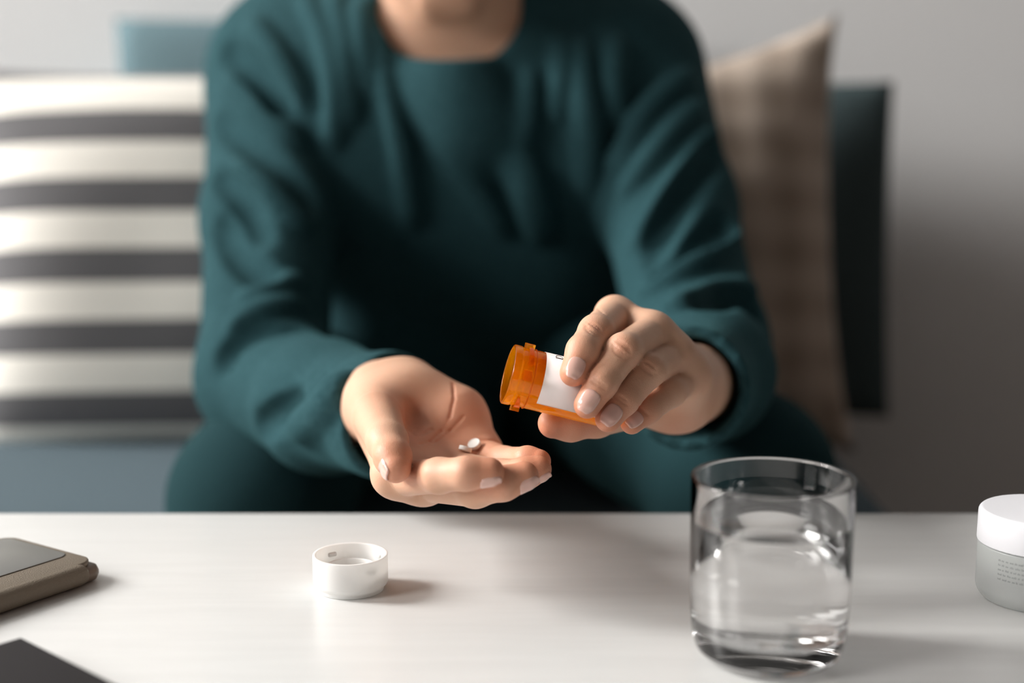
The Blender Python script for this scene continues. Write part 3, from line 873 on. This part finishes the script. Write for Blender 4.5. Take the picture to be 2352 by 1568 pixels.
# ---- tablets
def tablet(name, c, nrm, label):
    r, t = .0034, .0024
    o = bm_obj(name, lathe(round_profile([(0, -t / 2 - .0002), (r * .6, -t / 2 - .0001), (r, -t / 2 + .0002), (r, t / 2 - .0002), (r * .84, t / 2), (r * .80, t / 2 - .00025), (0, t / 2 - .0002)], .0002, 3), 40), M['pill'])
    o.location = c; o.rotation_euler = Vector(nrm).to_track_quat('Z', 'Y').to_euler()
    return tag(o, label, 'tablet')
def palm_rest(px, py, off):
    h = HR.f.hit(px, py); eps = .001
    g = np.array([HR.f.sample(h + e)[0] - HR.f.sample(h - e)[0] for e in np.eye(3) * eps]); g /= np.linalg.norm(g)
    return h, g
h1, g1 = palm_rest(1067, 1037, 0)
tablet('tablet', h1 + g1 * .0016, (.30, .30, .90), 'white round tablet seen edge on, lying lower in the open palm')
h2, g2 = palm_rest(1085, 1027, 0)
tablet('tablet', h2 + g2 * .0022, (-.32, -.46, .82), 'white round tablet tilted to show its face, upper one in the open palm')

# ---- cap on the table
cp = onz(806, 1352, TABLE)
cpo = empty('bottle_cap', cp); tag(cpo, 'white plastic bottle cap lying upside down on the table', 'cap')
RC, HC = .0187, .0185
prof = [(0, 0.0), (RC - .0022, 0.0), (RC - .0020, .0022), (RC - .0008, .0030), (RC, .0045), (RC, HC), (RC - .0016, HC), (RC - .0018, .006), (.0135, .0055), (.0132, .0120), (.0122, .0120), (.0120, .0045), (0, .0042)]
bm_obj('cap_shell', lathe(round_profile(prof, .0005, 3), 96), M['cap'], cpo)
for k in range(4):
    o = bm_obj('lock_notch', rbox(RC - .0030, RC - .0012, -.0022, .0022, .0128, .0148, .0004, 2), M['cap'], cpo)
    o.rotation_euler = (0, 0, math.radians(40 + 90 * k))

# ---- glass of water
gy = .5956
gc = onz(1763, 1505, TABLE)
gl = empty('water_glass', gc); tag(gl, 'clear straight drinking tumbler with a thick base on the table', 'glass')
GH, GR = .0815, .0352
gprof = [(0, .0006), (.026, .0004), (.0315, .0035), (.0338, .012), (.0348, .03), (GR, GH), (GR - .0022, GH), (.0328, .03), (.0315, .017), (.0285, .0125), (0, .0115)]
bm_obj('tumbler', lathe(round_profile(gprof, [.002, .006, .012, .01, .0012, .0012, .01, .004, .006], 5), 128), M['glass'], gl)
WL = .0610
def inner_r(z):
    pr = round_profile(gprof, [.002, .006, .012, .01, .0012, .0012, .01, .004, .006], 5)
    i0 = max(range(len(pr)), key=lambda i: pr[i][1]); seq = pr[i0 + 3:]
    return seq
seq = [(r, z) for r, z in inner_r(0) if z < WL - .0015]
rt_ = np.interp(WL, [.03, GH], [.0328, GR - .0022])
wprof = [(0, WL - .0006), (rt_ - .0022, WL - .0005), (rt_ - .0008, WL), (rt_ + .0002, WL + .0011)] + [(r + (.0002 if r > .001 else 0), z - .0002) for r, z in seq]
wo = bm_obj('water', lathe(wprof, 128), M['water']); wo.location = gc
tag(wo, 'clear still water filling two thirds of the tumbler', 'water', kind='stuff')

# ---- cream jar
jc = onz(2383, 1370, TABLE)
jar = empty('cream_jar', jc); tag(jar, 'frosted glass cream jar with white lid at the right edge of the table', 'jar')
JR = .0297
bm_obj('jar_body', lathe(round_profile([(0, .0005), (JR - .003, 0), (JR, .004), (JR, .0275), (JR - .0008, .0280), (JR - .0014, .0280), (JR - .0017, .0265), (JR - .0020, .0150), (JR - .0075, .0100), (0, .0095)], [.001, .003, .002, .0003, .0003, .0005, .005, .004], 4), 96), M['frost'], jar)
bm_obj('liner', lathe(round_profile([(0, .0100), (JR - .0078, .0104), (JR - .0023, .0152), (JR - .0020, .0272), (0, .0272)], .004, 4), 72), M['cream'], jar)
bm_obj('jar_lid', lathe(round_profile([(0, .0284), (JR + .0004, .0284), (JR + .0002, .0430), (JR - .0012, .0445), (0, .0447)], [.0004, .0012, .0012], 4), 96), M['jar_lid'], jar)
bm = bmesh.new()
rnd = random.Random(4)
a_c = math.atan2(-jc[1], -jc[0]) - .05
for li in range(5):
    z = .0235 - li * .0023; a = a_c - .62
    while a < a_c + .45:
        w = rnd.uniform(.02, .075); r = JR + .00012
        for t0 in np.arange(a, a + w, .016):
            hgt = rnd.choice((.0007, .0007, .0010))
            vs = [bm.verts.new((r * math.cos(t), r * math.sin(t), z + dz)) for t, dz in ((t0, 0), (t0 + .010, 0), (t0 + .010, hgt), (t0, hgt))]
            bm.faces.new(vs)
        a += w + .03
tag(bm_obj('fine_print', bm, M['grey_ink'], jar, smooth=False), kind='stuff')

# ---- phone in a flip case
ZT = TABLE + .0115
A = onz(52, 1240, ZT); Bp = onz(232, 1277, ZT); E = onz(0, 1352, ZT)
ex = Vector(Bp - A); short = ex.length; ex.normalize()
ey = Vector((-ex.y, ex.x, 0)).normalized()
if ey.dot(Vector(E - Bp)) < 0: ey = -ey
dirl = Vector(E - Bp).normalized(); ey = dirl; ey.z = 0; ey.normalize(); ex = Vector((ey.y, -ey.x, 0))
if ex.dot(Vector(Bp - A)) < 0: ex = -ex
wd = max(.066, abs(Vector(Bp - A).dot(ex)) + .008)
ph = empty('phone_case', (Bp[0], Bp[1], TABLE)); ph.rotation_euler = Matrix((-ex, ey, (-ex).cross(ey))).transposed().to_euler()
tag(ph, 'phone in a taupe leather flip case with grey window, left edge of table', 'phone')
zs = 1.0 if (-ex).cross(ey).z > 0 else -1.0
def rslab(x0, x1, y0, y1, z0, z1, rad, bev):
    """flat slab with corners rounded in plan and softened rims"""
    bm = bmesh.new(); pts = []
    for cx_, cy_, a0 in ((x1 - rad, y1 - rad, 0), (x0 + rad, y1 - rad, 90), (x0 + rad, y0 + rad, 180), (x1 - rad, y0 + rad, 270)):
        for k in range(9):
            t = math.radians(a0 + 90 * k / 8); pts.append((cx_, cy_, math.cos(t), math.sin(t)))
    rings = []
    for ins, z in ((bev, z0), (bev * .3, z0 + bev * .3), (0, z0 + bev), (0, z1 - bev), (bev * .3, z1 - bev * .3), (bev, z1)):
        rings.append([bm.verts.new((a + (rad - ins) * c, b + (rad - ins) * s_, z)) for a, b, c, s_ in pts])
    n = len(pts)
    for p, q in zip(rings[:-1], rings[1:]):
        for k in range(n): bm.faces.new((p[k], p[(k + 1) % n], q[(k + 1) % n], q[k]))
    bm.faces.new(rings[0][::-1]); bm.faces.new(rings[-1]); bmesh.ops.recalc_face_normals(bm, faces=bm.faces)
    return bm
def pslab(name, x0, x1, y0, y1, z0, z1, rad, bev, m):
    a, b = sorted((z0 * zs, z1 * zs)); return bm_obj(name, rslab(x0, x1, y0, y1, a, b, rad, bev), m, ph)
def pbox(name, x0, x1, y0, y1, z0, z1, bev, m):
    a, b = sorted((z0 * zs, z1 * zs)); return bm_obj(name, rbox(x0, x1, y0, y1, a, b, bev, 4), m, ph)
PL = .150
pslab('case_shell', -.003, .070, .0, PL, .0, .0085, .008, .0036, M['case_dark'])
pslab('case_cover', -.001, .070, .004, PL, .0088, .0114, .009, .0008, M['case'])
pbox('case_spine', -.0062, .006, .010, PL - .006, .0004, .0113, .0052, M['case'])
pslab('cover_window', .015, .066, .0075, PL - .008, .0113, .0119, .006, .0002, M['case_window'])

# ---- dark notebook at the near left corner
ZN = TABLE + .010
a = onz(48, 1463, ZN); b = onz(262, 1568, ZN); c = onz(0, 1464.5, ZN)
ux = Vector(b - a).normalized(); uy = Vector((ux.y, -ux.x, 0)); 
if uy.dot(Vector(c - a)) < 0: uy = -uy
nb = empty('notebook', (a[0], a[1], TABLE)); nb.rotation_euler = Matrix((ux, uy, ux.cross(uy))).transposed().to_euler()
sgn = 1.0 if ux.cross(uy).z > 0 else -1.0
tag(nb, 'charcoal notebook lying at the near left corner of the table', 'notebook')
def nbox(name, x0, x1, y0, y1, z0, z1, bev, m):
    p, q = sorted((z0 * sgn, z1 * sgn)); return bm_obj(name, rbox(x0, x1, y0, y1, p, q, bev, 3), m, nb)
nbox('cover', 0, .21, 0, .15, .0085, .010, .0006, M['dark_cover'])
nbox('cover', 0, .21, 0, .15, .0, .0015, .0006, M['dark_cover'])
nbox('page_block', .003, .207, .003, .147, .0017, .0083, .0002, M['page'])
